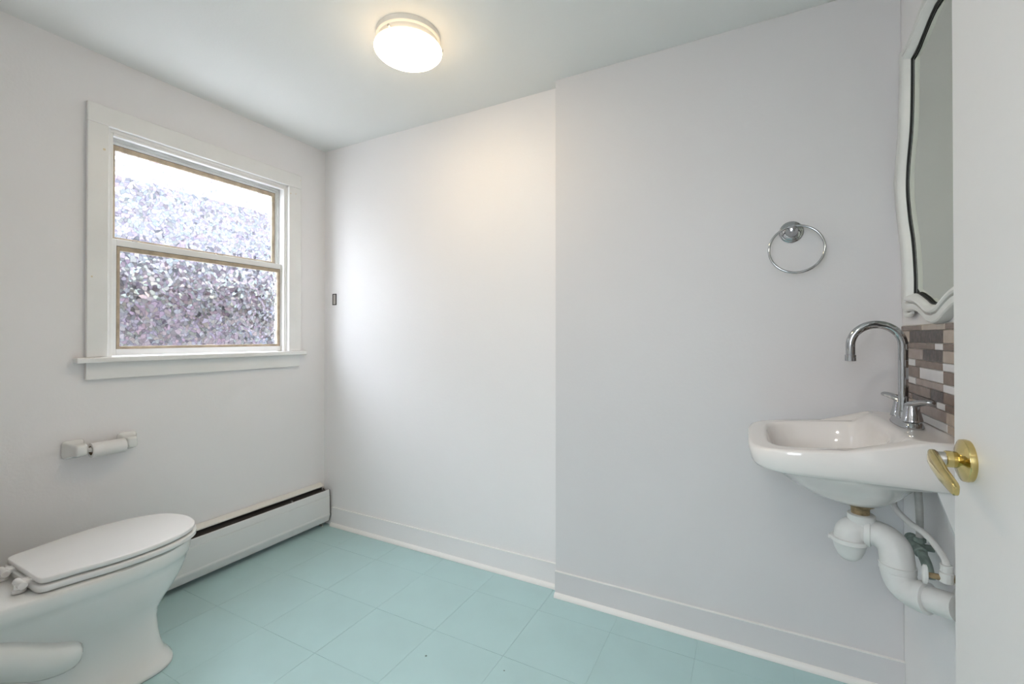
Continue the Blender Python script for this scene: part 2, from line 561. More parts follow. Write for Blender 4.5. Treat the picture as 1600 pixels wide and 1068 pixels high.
# sash lock keeper on the meeting rail, paint chips
wpart('sash_lock', M['rust'], -0.050, -0.036, -0.632, -0.600, 1.590, 1.597, parent=ls, bev=0.002)
wpart('sash_lock', M['seam'], -0.052, -0.045, -0.985, -0.965, 1.590, 1.596, parent=ls, bev=0.002)

# added window behind the camera, lets fill light into the room
w2 = thing('fill_window', 'added white framed window at the hall end, for fill light', 'window', ((HW[0] + HW[1]) / 2, YH, HW[2]))
w2['kind'] = 'structure'
for a in ((HW[0] - .06, HW[0], HW[2], HW[3]), (HW[1], HW[1] + .06, HW[2], HW[3]), (HW[0] - .06, HW[1] + .06, HW[3], HW[3] + .06), (HW[0] - .06, HW[1] + .06, HW[2] - .06, HW[2])):
    obj('casing', B(a[0], a[1], YH, YH + 0.018, a[2], a[3], bev=0.002), M['trim'], w2)
for a in ((HW[0], HW[0] + .03, HW[2], HW[3]), (HW[1] - .03, HW[1], HW[2], HW[3]), (HW[0] + .03, HW[1] - .03, HW[3] - .03, HW[3]), (HW[0] + .03, HW[1] - .03, HW[2], HW[2] + .03),
          (HW[0] + .03, HW[1] - .03, (HW[2] + HW[3]) / 2 - .015, (HW[2] + HW[3]) / 2 + .015)):
    obj('sash_rail', B(a[0], a[1], YH - 0.06, YH - 0.03, a[2], a[3], bev=0.002), M['trim'], w2)
obj('pane', B(HW[0] + .03, HW[1] - .03, YH - 0.047, YH - 0.043, HW[2] + .03, HW[3] - .03), M['clear'], w2)

# ------------------------------------------------------------------ outside
struct(obj('ground', B(-14, 12, -16, 10, -0.6, -0.5), M['bounce_ground']), 'unseen ground outside, made pale to bounce light indoors', 'ground')  # out of view, pale colour chosen to brighten the ceiling
nb = thing('neighbour_house', 'brick house with grey shingle roof seen blurred through the window film', 'building', (-5.5, 1.5, -0.5))
obj('brick_wall', B(-8.0, -4.2, -4.0, 6.5, -0.5, 1.95), M['brick'], nb)
bm = bmesh.new()
prism(bm, [(-3.8, 1.90), (-6.1, 3.62), (-8.4, 1.90), (-8.4, 1.82), (-3.8, 1.82)], 'y', -4.4, 6.9)
obj('roof', bm, M['roof_shingle'], nb)
obj('gutter', B(-3.79, -3.68, -4.4, 6.9, 1.78, 1.90, bev=0.02), M['white_out'], nb)
w_ = obj('house_window', B(-4.199, -4.14, 1.75, 2.9, 0.55, 1.45), M['white_out'], nb)
obj('house_pane', B(-4.139, -4.13, 1.83, 2.82, 0.63, 1.37), M['glass_dark'], w_)
obj('downpipe', B(-4.19, -4.10, 1.45, 1.54, -0.5, 1.80, bev=0.02), M['white_out'], nb)

# ------------------------------------------------------------------ door_1 (open, standing along the right wall)
DX = 2.69
door = obj('door_1', B(DX, DX + 0.036, -1.668, -0.904, 0.012, 2.02, bev=0.0025), M['door'])
struct(door, 'plain white flush door standing open in front of the sink wall', 'door')
for z in (0.25, 1.02, 1.80):
    bm = bmesh.new()
    lathe(bm, (DX + 0.036, -1.675, z), (0, 0, 1), [(0, .006), (0.09, .006)], 12)
    obj('hinge', bm, M['brass'], door, smooth=True)
obj('latch_plate', B(DX + 0.006, DX + 0.030, -0.9042, -0.9030, 0.94, 1.0), M['brass'], door)
def lever(side):
    s = side
    c = Vector((DX if s < 0 else DX + 0.036, -0.965, 0.968))
    ax = (s, 0, 0)
    bm = bmesh.new()
    lathe(bm, c, ax, [(0, .0335), (.005, .0345), (.009, .0335), (.0105, .030), (.0125, .026), (.015, .015), (.016, .0135)], 40)
    r = obj('handle_rosette', bm, M['brass'], door, smooth=True)
    bm = bmesh.new()
    lathe(bm, c, ax, [(.015, .0125), (.017, .0135), (.029, .0135), (.030, .0115)], 28)
    obj('handle_collar', bm, M['brass'], r, smooth=True)
    bm = bmesh.new()
    lathe(bm, c, ax, [(.029, .0112), (.043, .0112), (.0445, .0105)], 28)
    obj('handle_neck', bm, M['nickel'], r, smooth=True)
    # lever arm: tapering paddle from the neck towards the hinge side, drooping
    bm = bmesh.new()
    loops = []
    L = 0.108
    dirv = Vector((0, -1, -0.24)).normalized()
    upv = Vector((0, -0.24, 1)).normalized()
    for t, hh, th, off in ((-0.012, .006, .004, .044), (-0.009, .011, .006, .044), (0.0, .0125, .0075, .0445), (0.02, .0125, .0075, .046),
                           (0.06, .0115, .0062, .048), (0.098, .0100, .0052, .047), (0.105, .0088, .0042, .047), (L, .006, .003, .047)):
        cc = c + Vector((s * off, 0, 0)) + dirv * t
        q = []
        for k in range(16):
            a = 2 * math.pi * k / 16
            ca, sa = math.cos(a), math.sin(a)
            e = 0.55
            q.append(cc + Vector((1, 0, 0)) * th * math.copysign(abs(ca) ** e, ca) + upv * hh * math.copysign(abs(sa) ** e, sa))
        loops.append(q)
    loft(bm, loops)
    obj('handle_lever', bm, M['brass'], r, smooth=True, angle=40)
lever(-1)
lever(1)

# ================================================================== CEILING LAMP
def ceiling_lamp(c, label, glass='lamp_glass'):
    t = thing('ceiling_light', label, 'ceiling light', c)
    bm = bmesh.new()
    lathe(bm, c, (0, 0, -1), [(0.0, .121), (.020, .122), (.0225, .119), (.025, .114), (.056, .114), (.058, .110)], 56)
    pan = obj('base_pan', bm, M['cream'], t, smooth=True)
    bm = bmesh.new()
    prof = [(d + .010, q) for d, q in [(.040, .122), (.044, .1275), (.050, .129), (.055, .1275), (.064, .119), (.073, .104), (.080, .082), (.085, .055), (.087, .025), (.0875, .001)]]
    lathe(bm, c, (0, 0, -1), prof, 56, cap0=True)
    gs = obj('glass_shade', bm, M[glass], t, smooth=True, angle=60)
    gs.data.materials.append(M['glass_rim'])
    for f in gs.data.polygons:
        f.material_index = 1 if f.normal.z > -0.25 else 0
    for k in range(3):
        a = math.radians(158 + 120 * k)
        d = Vector((math.cos(a), math.sin(a), 0))
        bm = bmesh.new()
        lathe(bm, Vector(c) + Vector((0, 0, -0.0455)) + d * 0.112, d, [(0, .002), (.012, .002), (.0125, .005), (.020, .005), (.021, .003)], 12)
        obj('thumb_screw', bm, M['nickel'], pan, smooth=True)
    return t
ceiling_lamp((1.208, -0.612, H), 'round flush ceiling lamp with warm lit opal glass dish and cream base')
ceiling_lamp((1.95, -2.45, H), 'added round flush fill lamp in the hall outside the doorway', 'hall_fill_glass')  # added lamp out of view, brightens the room from behind

# ================================================================== BASEBOARD HEATER
ht = thing('baseboard_heater', 'long white hydronic baseboard heater on the floor under the window', 'heater', (0.035, -0.85, 0))
HY0, HY1 = YF + 0.02, -0.014
def ext(name, prof, m, y0=HY0, y1=HY1, parent=ht, smooth=False):
    bm = bmesh.new()
    prism(bm, prof, 'y', y0, y1)
    return obj(name, bm, m, parent, smooth=smooth)
ext('back_plate', [(0.001, 0.03), (0.001, 0.262), (0.006, 0.262), (0.006, 0.03)], M['cream'], HY0, HY1 - 0.02)
ext('top_cap', [(0.0055, 0.246), (0.0055, 0.2635), (0.012, 0.2635), (0.037, 0.250), (0.037, 0.243), (0.034, 0.243), (0.012, 0.250)], M['cream'], HY0, HY1 - 0.022)
# front panel with a crease near the top and a rolled lip near the bottom
fp = [(0.055, 0.219), (0.058, 0.2215), (0.062, 0.2195), (0.0652, 0.1865), (0.0630, 0.1850), (0.0665, 0.1830), (0.068, 0.078), (0.0705, 0.072), (0.0705, 0.066), (0.058, 0.029), (0.054, 0.029),
      (0.064, 0.068), (0.062, 0.183), (0.058, 0.216)]
ext('front_panel', fp, M['enamel'])
ext('damper', [(0.016, 0.231), (0.044, 0.217), (0.044, 0.2145), (0.016, 0.2285)], M['dark'], HY0, HY1 - 0.012)
ext('slot_shade_plate', [(0.0065, 0.05), (0.0065, 0.24), (0.0085, 0.24), (0.0085, 0.05)], M['dark'], HY0, HY1 - 0.012)  # dark sheet standing in for the shade inside the slot
# finned element
bm = bmesh.new()
lathe(bm, (0.034, HY0 + 0.01, 0.12), (0, 1, 0), [(0, .011), (HY1 - HY0 - 0.03, .011)], 12)
obj('copper_pipe', bm, M['dark'], ht, smooth=True)
bm = bmesh.new()
for k in range(110):
    y = HY0 + 0.04 + k * (HY1 - HY0 - 0.08) / 110
    box(bm, 0.012, 0.052, y, y + 0.001, 0.09, 0.15)
f_ = obj('heating_fins', bm, M['dark'], ht)
f_['kind'] = 'stuff'
# end edge seam, bracket feet
ext('end_seam', [(p[0] + 0.0012, p[1] + 0.0012) for p in fp], M['seam'], HY1 + 0.0004, HY1 + 0.003)
for y in (HY1 - 0.03, HY1 - 1.30):
    obj('support_bracket', B(0.010, 0.030, y - 0.004, y, 0.0, 0.235), M['nickel'], ht)
    bm = bmesh.new()
    lathe(bm, (0.040, y - 0.002, 0), (0, 0, 1), [(0, .008), (.004, .008), (.005, .004), (.040, .004)], 12)
    obj('foot', bm, M['nickel'], ht, smooth=True)
obj('damper_clip', B(0.038, 0.048, -0.262, -0.256, 0.215, 0.226), M['nickel'], ht)
obj('end_bracket', B(0.012, 0.036, HY1 - 0.034, HY1 - 0.028, 0.205, 0.2435), M['nickel'], ht)

# ================================================================== TOILET
TX = 0.394
toi = thing('toilet', 'white toilet with closed lid beside the baseboard heater', 'toilet', (TX, -1.35, 0))

def egg(rows, z, n_side=None, grow=0.0, sx=1.0):
    """rows: list of (y, half width) from back to tip; returns closed loop"""
    pts = catmull([(w, y, 0) for y, w in rows], 5)
    right = [(p.x, p.y) for p in pts]
    lp = [(TX + w * sx, y, z) for w, y in right]
    lp += [(TX - w * sx, y, z) for w, y in reversed(right[:-1] if right[-1][0] < 1e-4 else right)]
    return lp

def grow(rows, g):
    ymid = -1.22
    out = []
    for y, w in rows:
        k = 1.0 if y > -1.40 else 0.6
        out.append((y + (g if y > ymid + 0.1 else (-g * 0.6 if y < -1.41 else 0)) * (1 if w < .17 else .3), max(w + g * k if w > 1e-4 else 0.0, 0)))
    return out

LID = [(-1.438, 0.0001), (-1.4385, 0.07), (-1.437, 0.125), (-1.425, 0.143), (-1.395, 0.151), (-1.35, 0.160), (-1.28, 0.176), (-1.20, 0.183), (-1.12, 0.174), (-1.06, 0.153),
       (-1.015, 0.118), (-0.990, 0.075), (-0.980, 0.035), (-0.9775, 0.0)]
def slab(rows, z0, z1, r=0.004, g=0.0):
    bm = bmesh.new()
    lps = [egg(grow(rows, g - r), z0), egg(grow(rows, g), z0 + r), egg(grow(rows, g), z1 - r), egg(grow(rows, g - r * 0.8), z1 - r * 0.25), egg(grow(rows, g - r * 2.2), z1)]
    loft(bm, lps)
    return bm
lid = obj('lid', slab(LID, 0.4435, 0.460, 0.0028), M['plastic'], toi, smooth=True, angle=50)
SEAT = [(y - (0.004 if i < 4 else 0), w) for i, (y, w) in enumerate(LID)]
seat = obj('seat', slab(SEAT, 0.4195, 0.4385, 0.0032, g=0.004), M['plastic'], toi, smooth=True, angle=50)
for sx in (-1, 1):
    for yy in (-1.10, -1.38):
        obj('seat_bumper', B(TX + sx * 0.11 - 0.012, TX + sx * 0.11 + 0.012, yy - 0.006, yy + 0.006, 0.437, 0.443), M['grey_plastic'], seat)
    # hinge: post on the bowl, barrel and lid arm
    bm = bmesh.new()
    lathe(bm, (TX + sx * 0.070, -1.462, 0.418), (0, 0, 1), [(0, .016), (.008, .016), (.010, .012), (.024, .011)], 18)
    h_ = obj('hinge', bm, M['plastic'], toi, smooth=True)
    bm = bmesh.new()
    lathe(bm, (TX + sx * 0.070 - 0.026, -1.460, 0.440), (1, 0, 0), [(0, .009), (.002, .011), (.050, .011), (.052, .009)], 18)
    obj('hinge_barrel', bm, M['plastic'], h_, smooth=True)
    obj('hinge_arm', B(TX + sx * 0.070 - 0.016, TX + sx * 0.070 + 0.016, -1.458, -1.425, 0.434, 0.449, bev=0.004), M['plastic'], h_)

# bowl: stacked egg sections, rim to foot
def sect(front, back, w, z, pw=2.3, ymax=None, wb=None):
    """egg section: half width w at ymax, tapering to wb at the back"""
    ymax = ymax if ymax is not None else (front + back) / 2 + 0.0
    wb = wb if wb is not None else w * 0.7
    n = 40
    lp = []
    pts = []
    for i in range(n + 1):                 # tip -> ymax quarter ellipse, then straight-ish taper to the back
        t = i / n
        if t < 0.6:
            a = (t / 0.6) * math.pi / 2
            y = ymax + (front - ymax) * (math.cos(a) ** (2 / pw))
            x = w * (math.sin(a) ** (2 / pw))
        elif t < 0.92:
            k = (t - 0.6) / 0.32
            y = ymax + (back + 0.03 - ymax) * k
            kk = k * k * (3 - 2 * k)
            x = w + (wb - w) * kk
        else:
            k = (t - 0.92) / 0.08
            a = k * math.pi / 2
            y = back + 0.03 - 0.03 * math.sin(a)
            x = wb - 0.03 * (1 - math.cos(a))
        pts.append((x, y))
    lp = [(TX + x, y, z) for x, y in pts] + [(TX - x, y, z) for x, y in reversed(pts[1:])]
    return lp
loops = [
    sect(-0.995, -1.72, 0.176, 0.4145, 2.15, -1.22, 0.13),
    sect(-0.988, -1.725, 0.186, 0.411, 2.15, -1.22, 0.135),
    sect(-0.986, -1.727, 0.189, 0.400, 2.15, -1.22, 0.137),
    sect(-0.987, -1.727, 0.188, 0.378, 2.15, -1.22, 0.136),
    sect(-0.991, -1.724, 0.183, 0.364, 2.15, -1.22, 0.132),
    sect(-0.995, -1.720, 0.178, 0.358, 2.15, -1.22, 0.128),
    sect(-0.999, -1.710, 0.175, 0.340, 2.15, -1.22, 0.118),
    sect(-1.014, -1.690, 0.169, 0.305, 2.15, -1.22, 0.100),
    sect(-1.040, -1.680, 0.158, 0.270, 2.2, -1.21, 0.088),
    sect(-1.070, -1.670, 0.140, 0.235, 2.3, -1.20, 0.080),
    sect(-1.096, -1.665, 0.126, 0.205, 2.5, -1.19, 0.075),
    sect(-1.106, -1.665, 0.121, 0.175, 2.7, -1.18, 0.072),
    sect(-1.104, -1.665, 0.121, 0.130, 2.9, -1.18, 0.072),
    sect(-1.098, -1.668, 0.126, 0.085, 3.0, -1.18, 0.078),
    sect(-1.088, -1.672, 0.136, 0.050, 3.0, -1.19, 0.092),
    sect(-1.074, -1.680, 0.152, 0.028, 3.0, -1.20, 0.110),
    sect(-1.064, -1.685, 0.163, 0.014, 3.0, -1.20, 0.120),
    sect(-1.062, -1.687, 0.165, 0.004, 3.0, -1.20, 0.122),
    sect(-1.065, -1.685, 0.162, 0.0, 3.0, -1.20, 0.12),
]
bm = bmesh.new()
loft(bm, loops)
body = obj('bowl', bm, M['porcelain'], toi, smooth=True, angle=55)
# trapway bulge on both sides, bolt cap
for sx in (-1, 1):
    bm = bmesh.new()
    tube(bm, [(TX + sx * 0.088, -1.352, 0.178), (TX + sx * 0.092, -1.358, 0.180), (TX + sx * 0.098, -1.375, 0.184), (TX + sx * 0.102, -1.43, 0.205), (TX + sx * 0.100, -1.52, 0.262), (TX + sx * 0.090, -1.60, 0.285), (TX + sx * 0.075, -1.64, 0.22),
              (TX + sx * 0.070, -1.65, 0.06)], [0.030, 0.043, 0.050, 0.053, 0.054, 0.050, 0.046, 0.044], n=20, sub=6)
    obj('trapway', bm, M['porcelain'], body, smooth=True, angle=60)
    bm = bmesh.new()
    lathe(bm, (TX + sx * 0.142, -1.38, 0.0), (0, 0, 1), [(0, .017), (.018, .016), (.026, .011), (.029, .002)], 18)
    obj('bolt_cap', bm, M['plastic'], body, smooth=True)
# tank stands off the left of the frame
bm = bmesh.new()
def rrect(cx, cy, hx, hy, z, n=5.0, N=48):
    out = []
    for k in range(N):
        a = 2 * math.pi * k / N
        ca, sa = math.cos(a), math.sin(a)
        out.append((cx + hx * math.copysign(abs(ca) ** (2 / n), ca), cy + hy * math.copysign(abs(sa) ** (2 / n), sa), z))
    return out
loft(bm, [rrect(TX, -1.658, .165, .075, .415), rrect(TX, -1.660, .185, .083, .45), rrect(TX, -1.662, .198, .086, .60), rrect(TX, -1.662, .203, .087, .745)])
tank = obj('tank', bm, M['porcelain'], toi, smooth=True, angle=50)
bm = bmesh.new()
loft(bm, [rrect(TX, -1.662, .208, .091, .746), rrect(TX, -1.662, .211, .093, .752), rrect(TX, -1.662, .211, .093, .772), rrect(TX, -1.662, .205, .088, .780)])
obj('tank_lid', bm, M['porcelain'], toi, smooth=True, angle=50)
bm = bmesh.new()
lathe(bm, (TX - 0.14, -1.576, 0.69), (0, 1, 0), [(0, .012), (.012, .012), (.014, .009)], 16)
box(bm, TX - 0.145, TX - 0.08, -1.566, -1.558, 0.684, 0.696, bev=0.003)
obj('flush_lever', bm, M['chrome'], tank, smooth=True)

# ================================================================== TOILET PAPER HOLDER
tp = thing('paper_holder', 'white ceramic toilet paper holder on the wall below the window', 'toilet paper holder', (0.0, -1.105, 0.725))
def post(yc, zc, sgn):
    bm = bmesh.new()
    lp = []
    for x, hy, hz, oy in ((0.0005, .034, .036, 0), (0.006, .035, .037, 0), (0.012, .033, .035, 0), (0.030, .025, .028, .002 * sgn), (0.048, .020, .024, .005 * sgn), (0.066, .019, .023, .006 * sgn),
                          (0.073, .017, .020, .006 * sgn), (0.076, .012, .014, .006 * sgn)):
        N = 32
        q = []
        for k in range(N):
            a = 2 * math.pi * k / N
            ca, sa = math.cos(a), math.sin(a)
            q.append((x, yc + oy + hy * math.copysign(abs(ca) ** .4, ca), zc + hz * math.copysign(abs(sa) ** .4, sa)))
        lp.append(q)
    loft(bm, lp)
    return obj('post', bm, M['porcelain'], tp, smooth=True, angle=50)
post(-1.196, 0.726, 1)
post(-1.022, 0.726, -1)
bm = bmesh.new()
lathe(bm, (0.058, -1.178, 0.722), (0, 1, 0), [(0, .009), (.018, .009), (.019, .0115), (.120, .0115), (.121, .009), (.14, .009)], 20)
obj('spindle', bm, M['plastic'], tp, smooth=True)
roll = thing('toilet_roll', 'nearly used-up white toilet paper roll on the ceramic holder', 'toilet roll', (0.058, -1.10, 0.722))
bm = bmesh.new()
cz = Vector((0.058, -1.160, 0.718))
lathe(bm, cz, (0, 1, 0), [(0, .0185), (0, .0285), (0.001, .0290), (.108, .0290), (.109, .0285), (.109, .0185)], 32, cap0=False, cap1=False)
obj('paper', bm, M['paper'], roll, smooth=True)
bm = bmesh.new()
lathe(bm, cz, (0, 1, 0), [(0.0, .0184), (.109, .0184), (.109, .0172), (0.0, .0172)], 32, cap0=False, cap1=False)
obj('cardboard_core', bm, M['card'], roll, smooth=True)

# ================================================================== SMALL METAL PLATE near the corner
sp = thing('wall_bracket', 'small metal rectangular bracket screwed to the wall near the corner', 'bracket', (0.09, -0.001, 1.40))
bm = bmesh.new()
for a in ((0.074, 0.079, 1.368, 1.438), (0.102, 0.107, 1.368, 1.438), (0.079, 0.102, 1.368, 1.373), (0.079, 0.102, 1.433, 1.438)):
    box(bm, a[0], a[1], -0.005, -0.0003, a[2], a[3], bev=0.0008)
obj('rim', bm, M['dark'], sp)
obj('plate', B(0.079, 0.102, -0.003, -0.0003, 1.373, 1.433), M['nickel'], sp)

# ================================================================== TOWEL RING
tr = thing('towel_ring', 'chrome towel ring on a stepped round rosette on the wall', 'towel ring', (2.51, -STEP, 1.547))
c = Vector((2.510, -STEP, 1.547))
bm = bmesh.new()
lathe(bm, c, (0, -1, 0), [(0, .038), (.004, .0385), (.007, .036), (.008, .031), (.012, .030), (.014, .026), (.015, .021), (.022, .019), (.028, .013), (.032, .0105), (.042, .0105), (.046, .013), (.052, .0135), (.057, .010), (.059, .002)], 40)
obj('rosette', bm, M['chrome'], tr, smooth=True, angle=40)
bm = bmesh.new()
R = 0.083
cc = Vector((2.521, -STEP - 0.049, 1.477))
ring = [cc + Vector((R * math.sin(a), 0.006 * math.cos(a), R * math.cos(a))) for a in [2 * math.pi * k / 64 for k in range(64)]]
loops = []
for k in range(64):
    a = 2 * math.pi * k / 64
    rad = Vector((math.sin(a), 0, math.cos(a)))
    loops.append([ring[k] + rad * .0042 * math.cos(b) + Vector((0, 1, 0)) * .0042 * math.sin(b) for b in [2 * math.pi * j / 12 for j in range(12)]])
loops.append(loops[0])
loft(bm, loops, False, False)
bmesh.ops.remove_doubles(bm, verts=bm.verts, dist=1e-5)
obj('ring', bm, M['chrome'], tr, smooth=True)

# ================================================================== MIRROR
MY = -0.41
mir = thing('wall_mirror', 'tall mirror in a curvy white painted frame above the sink', 'mirror', (RW - 0.004, MY, 1.2))
segs = [
    ([(0, 2.100), (.06, 2.092), (.13, 2.073), (.20, 2.058), (.277, 2.066)], [(0, 2.040), (.045, 2.034), (.10, 2.020), (.15, 2.008), (.200, 2.006)]),
    ([(.277, 2.066), (.292, 1.85), (.333, 1.713), (.338, 1.645), (.316, 1.564), (.287, 1.48), (.267, 1.393), (.269, 1.259)],
     [(.200, 2.006), (.212, 1.82), (.248, 1.698), (.255, 1.621), (.235, 1.536), (.203, 1.452), (.185, 1.353), (.185, 1.298)]),
    ([(.269, 1.259), (.225, 1.246), (.15, 1.246), (.09, 1.230), (.04, 1.210), (0, 1.204)], [(.185, 1.298), (.160, 1.297), (.127, 1.289), (.08, 1.273), (.04, 1.258), (0, 1.254)]),
]
outer, inner = [], []
for a, b in segs:
    oa = catmull([(p[0], p[1], 0) for p in a], 6)
    ib = catmull([(p[0], p[1], 0) for p in b], 6)
    if outer:
        oa, ib = oa[1:], ib[1:]
    outer += oa
    inner += ib
outer = [(p.x, p.y) for p in outer]; inner = [(p.x, p.y) for p in inner]
outer = outer + [(-x, z) for x, z in reversed(outer[1:-1])]
inner = inner + [(-x, z) for x, z in reversed(inner[1:-1])]
prof = [(0.0, 0.001), (0.0, 0.016), (.04, .022), (.12, .025), (.44, .026), (.48, .017), (.53, .017), (.58, .027), (.68, .030), (.80, .029), (.90, .024), (1.0, .014), (1.0, .004)]
bm = bmesh.new()
loops = []
for s, d in prof:
    loops.append([(RW - d, MY + o_[0] * (1 - s) + i_[0] * s, o_[1] * (1 - s) + i_[1] * s) for o_, i_ in zip(outer, inner)])
loft(bm, loops, False, False)
fr = obj('frame', bm, M['frame'], mir, smooth=True, angle=30)
bm = bmesh.new()
mc = Vector((0, 1.64))
def shrink(k):
    return [(p[0] * (1 - k / 0.23), mc.y + (p[1] - mc.y) * (1 - k / 0.38)) for p in inner]
loft(bm, [[(RW - 0.006, MY + p[0], p[1]) for p in inner], [(RW - 0.0085, MY + p[0], p[1]) for p in shrink(0.016)]], False, False)
bm.verts.ensure_lookup_table()
ring_v = bm.verts[len(inner):2 * len(inner)]
cv = bm.verts.new((RW - 0.0085, MY, 1.64))
for i in range(len(ring_v)):
    bm.faces.new((ring_v[i], ring_v[(i + 1) % len(ring_v)], cv))
obj('mirror_glass', bm, M['mirror'], mir)
bm = bmesh.new()
loft(bm, [[(RW - 0.0135, MY + p[0], p[1]) for p in shrink(-0.001)], [(RW - 0.0125, MY + p[0], p[1]) for p in shrink(0.0022)], [(RW - 0.007, MY + p[0], p[1]) for p in shrink(0.0022)]], False, False)
obj('glass_edge', bm, M['seam'], mir)
for sy in (1, -1):
    bm = bmesh.new()
    tube(bm, [(RW - .014, MY + sy * .262, 1.256), (RW - .014, MY + sy * .245, 1.240), (RW - .014, MY + sy * .215, 1.236), (RW - .014, MY + sy * .190, 1.243)], [.007, .009, .008, .004], n=12)
    obj('scroll_foot', bm, M['frame'], fr, smooth=True)

# ================================================================== TILE BACKSPLASH
bs = obj('backsplash', B(RW - 0.004, RW - 0.0003, -0.705, -0.074, 0.924, 1.2065), M['grout'])
tag(bs, 'brown and white strip mosaic tile backsplash between sink and mirror', 'backsplash')
rows = [
    (1.205, 1.188, [(-.076, -.267, 'B'), (-.267, -.442, 'G'), (-.442, -.58, 'B'), (-.58, -.70, 'L')]),
    (1.188, 1.153, [(-.076, -.160, 'G'), (-.160, -.430, 'D'), (-.430, -.56, 'G'), (-.56, -.70, 'B')]),
    (1.153, 1.135, [(-.076, -.372, 'B'), (-.372, -.430, 'W'), (-.430, -.62, 'B'), (-.62, -.70, 'G')]),
    (1.135, 1.103, [(-.076, -.277, 'L'), (-.277, -.428, 'D'), (-.428, -.60, 'G'), (-.60, -.70, 'W')]),
    (1.103, 1.082, [(-.076, -.210, 'W'), (-.210, -.424, 'B'), (-.424, -.53, 'W'), (-.53, -.70, 'L')]),
    (1.082, 1.049, [(-.076, -.247, 'B'), (-.247, -.427, 'W'), (-.427, -.57, 'B'), (-.57, -.70, 'D')]),
    (1.049, 1.028, [(-.076, -.214, 'W'), (-.214, -.428, 'L'), (-.428, -.52, 'W'), (-.52, -.70, 'B')]),
    (1.028, 0.999, [(-.076, -.340, 'B'), (-.340, -.432, 'D'), (-.432, -.61, 'B'), (-.61, -.70, 'G')]),
    (0.999, 0.981, [(-.076, -.180, 'B'), (-.180, -.385, 'D'), (-.385, -.442, 'W'), (-.442, -.60, 'B'), (-.60, -.70, 'W')]),
    (0.981, 0.950, [(-.076, -.230, 'G'), (-.230, -.448, 'L'), (-.448, -.58, 'G'), (-.58, -.70, 'B')]),
    (0.950, 0.928, [(-.076, -.200, 'B'), (-.200, -.452, 'W'), (-.452, -.57, 'G'), (-.57, -.70, 'W')]),
]
for z1, z0, ts in rows:
    for ya, yb, k in ts:
        th = 0.0075 + random.uniform(-0.0008, 0.0008)
        obj('mosaic_tile', B(RW - th, RW - 0.0035, yb + .0009, ya - .0009, z0 + .0009, z1 - .0009, bev=0.001, seg=1), TILE[k], bs)

# ================================================================== SINK
SY = -0.35
sink = thing('wall_sink', 'bone white wall-hung sink under the mirror', 'sink', (2.60, SY, 0.82))
def zr(x):
    z = 0.868 + max(0, x - 2.37) * 0.09
    k = min(max((x - 2.670) / 0.045, 0), 1)
    k = k * k * (3 - 2 * k)
    return z * (1 - k) + 0.927 * k
NS = 96
def se(cx, cy, hx, hy, n, zf):
    out = []
    for k in range(NS):
        a = 2 * math.pi * k / NS
        ca, sa = math.cos(a), math.sin(a)
        x = cx + hx * math.copysign(abs(ca) ** (2 / n), ca)
        y = cy + hy * math.copysign(abs(sa) ** (2 / n), sa)
        out.append(Vector((x, y, zf(x) if callable(zf) else zf)))
    return out
OX, OHX, OHY = 2.5935, 0.2235, 0.250
def outer_loop(d, zf):
    """plan outline: slightly bowed front, rounded front corners, square at the wall"""
    out = []
    for k in range(NS):
        a = 2 * math.pi * k / NS
        ca, sa = math.cos(a), math.sin(a)
        n = 5.0 if ca < 0 else 14.0
        x = OX + (OHX - d) * math.copysign(abs(ca) ** (2 / n), ca)
        y = SY + (OHY - d) * math.copysign(abs(sa) ** (2 / n), sa)
        if ca >= 0:
            x = OX + (OHX) * math.copysign(abs(ca) ** (2 / n), ca) - (0.0005)
        out.append(Vector((x, y, zf(x) if callable(zf) else zf)))
    return out
L = []
L.append(se(2.632, SY, .020, .020, 2, 0.742))
L.append(se(2.625, SY, .045, .055, 2.1, 0.745))
L.append(se(2.600, SY, .080, .110, 2.4, 0.755))
L.append(se(2.578, SY, .108, .155, 2.9, 0.778))
L.append(se(2.566, SY, .122, .178, 3.4, 0.812))
L.append(se(2.562, SY, .130, .190, 4.0, 0.845))
L.append(se(2.560, SY, .135, .197, 4.4, lambda x: min(zr(x), .905) - 0.010))
A_ = se(2.560, SY, .140, .203, 4.6, lambda x: zr(x) - 0.002)
O_ = outer_loop(0.008, zr)
L.append(A_)
for k in range(1, 9):
    t = k / 9
    lp = []
    for p, q in zip(A_, O_):
        m_ = p.lerp(q, t)
        m_.z = zr(m_.x)
        lp.append(m_)
    L.append(lp)
L.append(O_)
L.append(outer_loop(0.0025, lambda x: zr(x) - 0.002))
L.append(outer_loop(0.0, lambda x: zr(x) - 0.007))
L.append(outer_loop(0.001, 0.845))
L.append(outer_loop(0.006, 0.823))
L.append(outer_loop(0.012, 0.814))
L.append(outer_loop(0.022, 0.810))
L.append(se(2.600, SY, .170, .190, 3.2, 0.790))
L.append(se(2.612, SY, .140, .150, 2.8, 0.756))
L.append(se(2.625, SY, .105, .110, 2.4, 0.724))
L.append(se(2.640, SY, .070, .072, 2.1, 0.703))
L.append(se(2.652, SY, .040, .040, 2.0, 0.694))
bm = bmesh.new()
loft(bm, L)
basin = obj('basin', bm, M['bone'], sink, smooth=True, angle=60)
bm = bmesh.new()
lathe(bm, (2.632, SY, 0.7425), (0, 0, 1), [(0, .021), (.002, .022), (.003, .019), (.001, .012)], 24)
obj('drain_flange', bm, M['chrome'], basin, smooth=True)

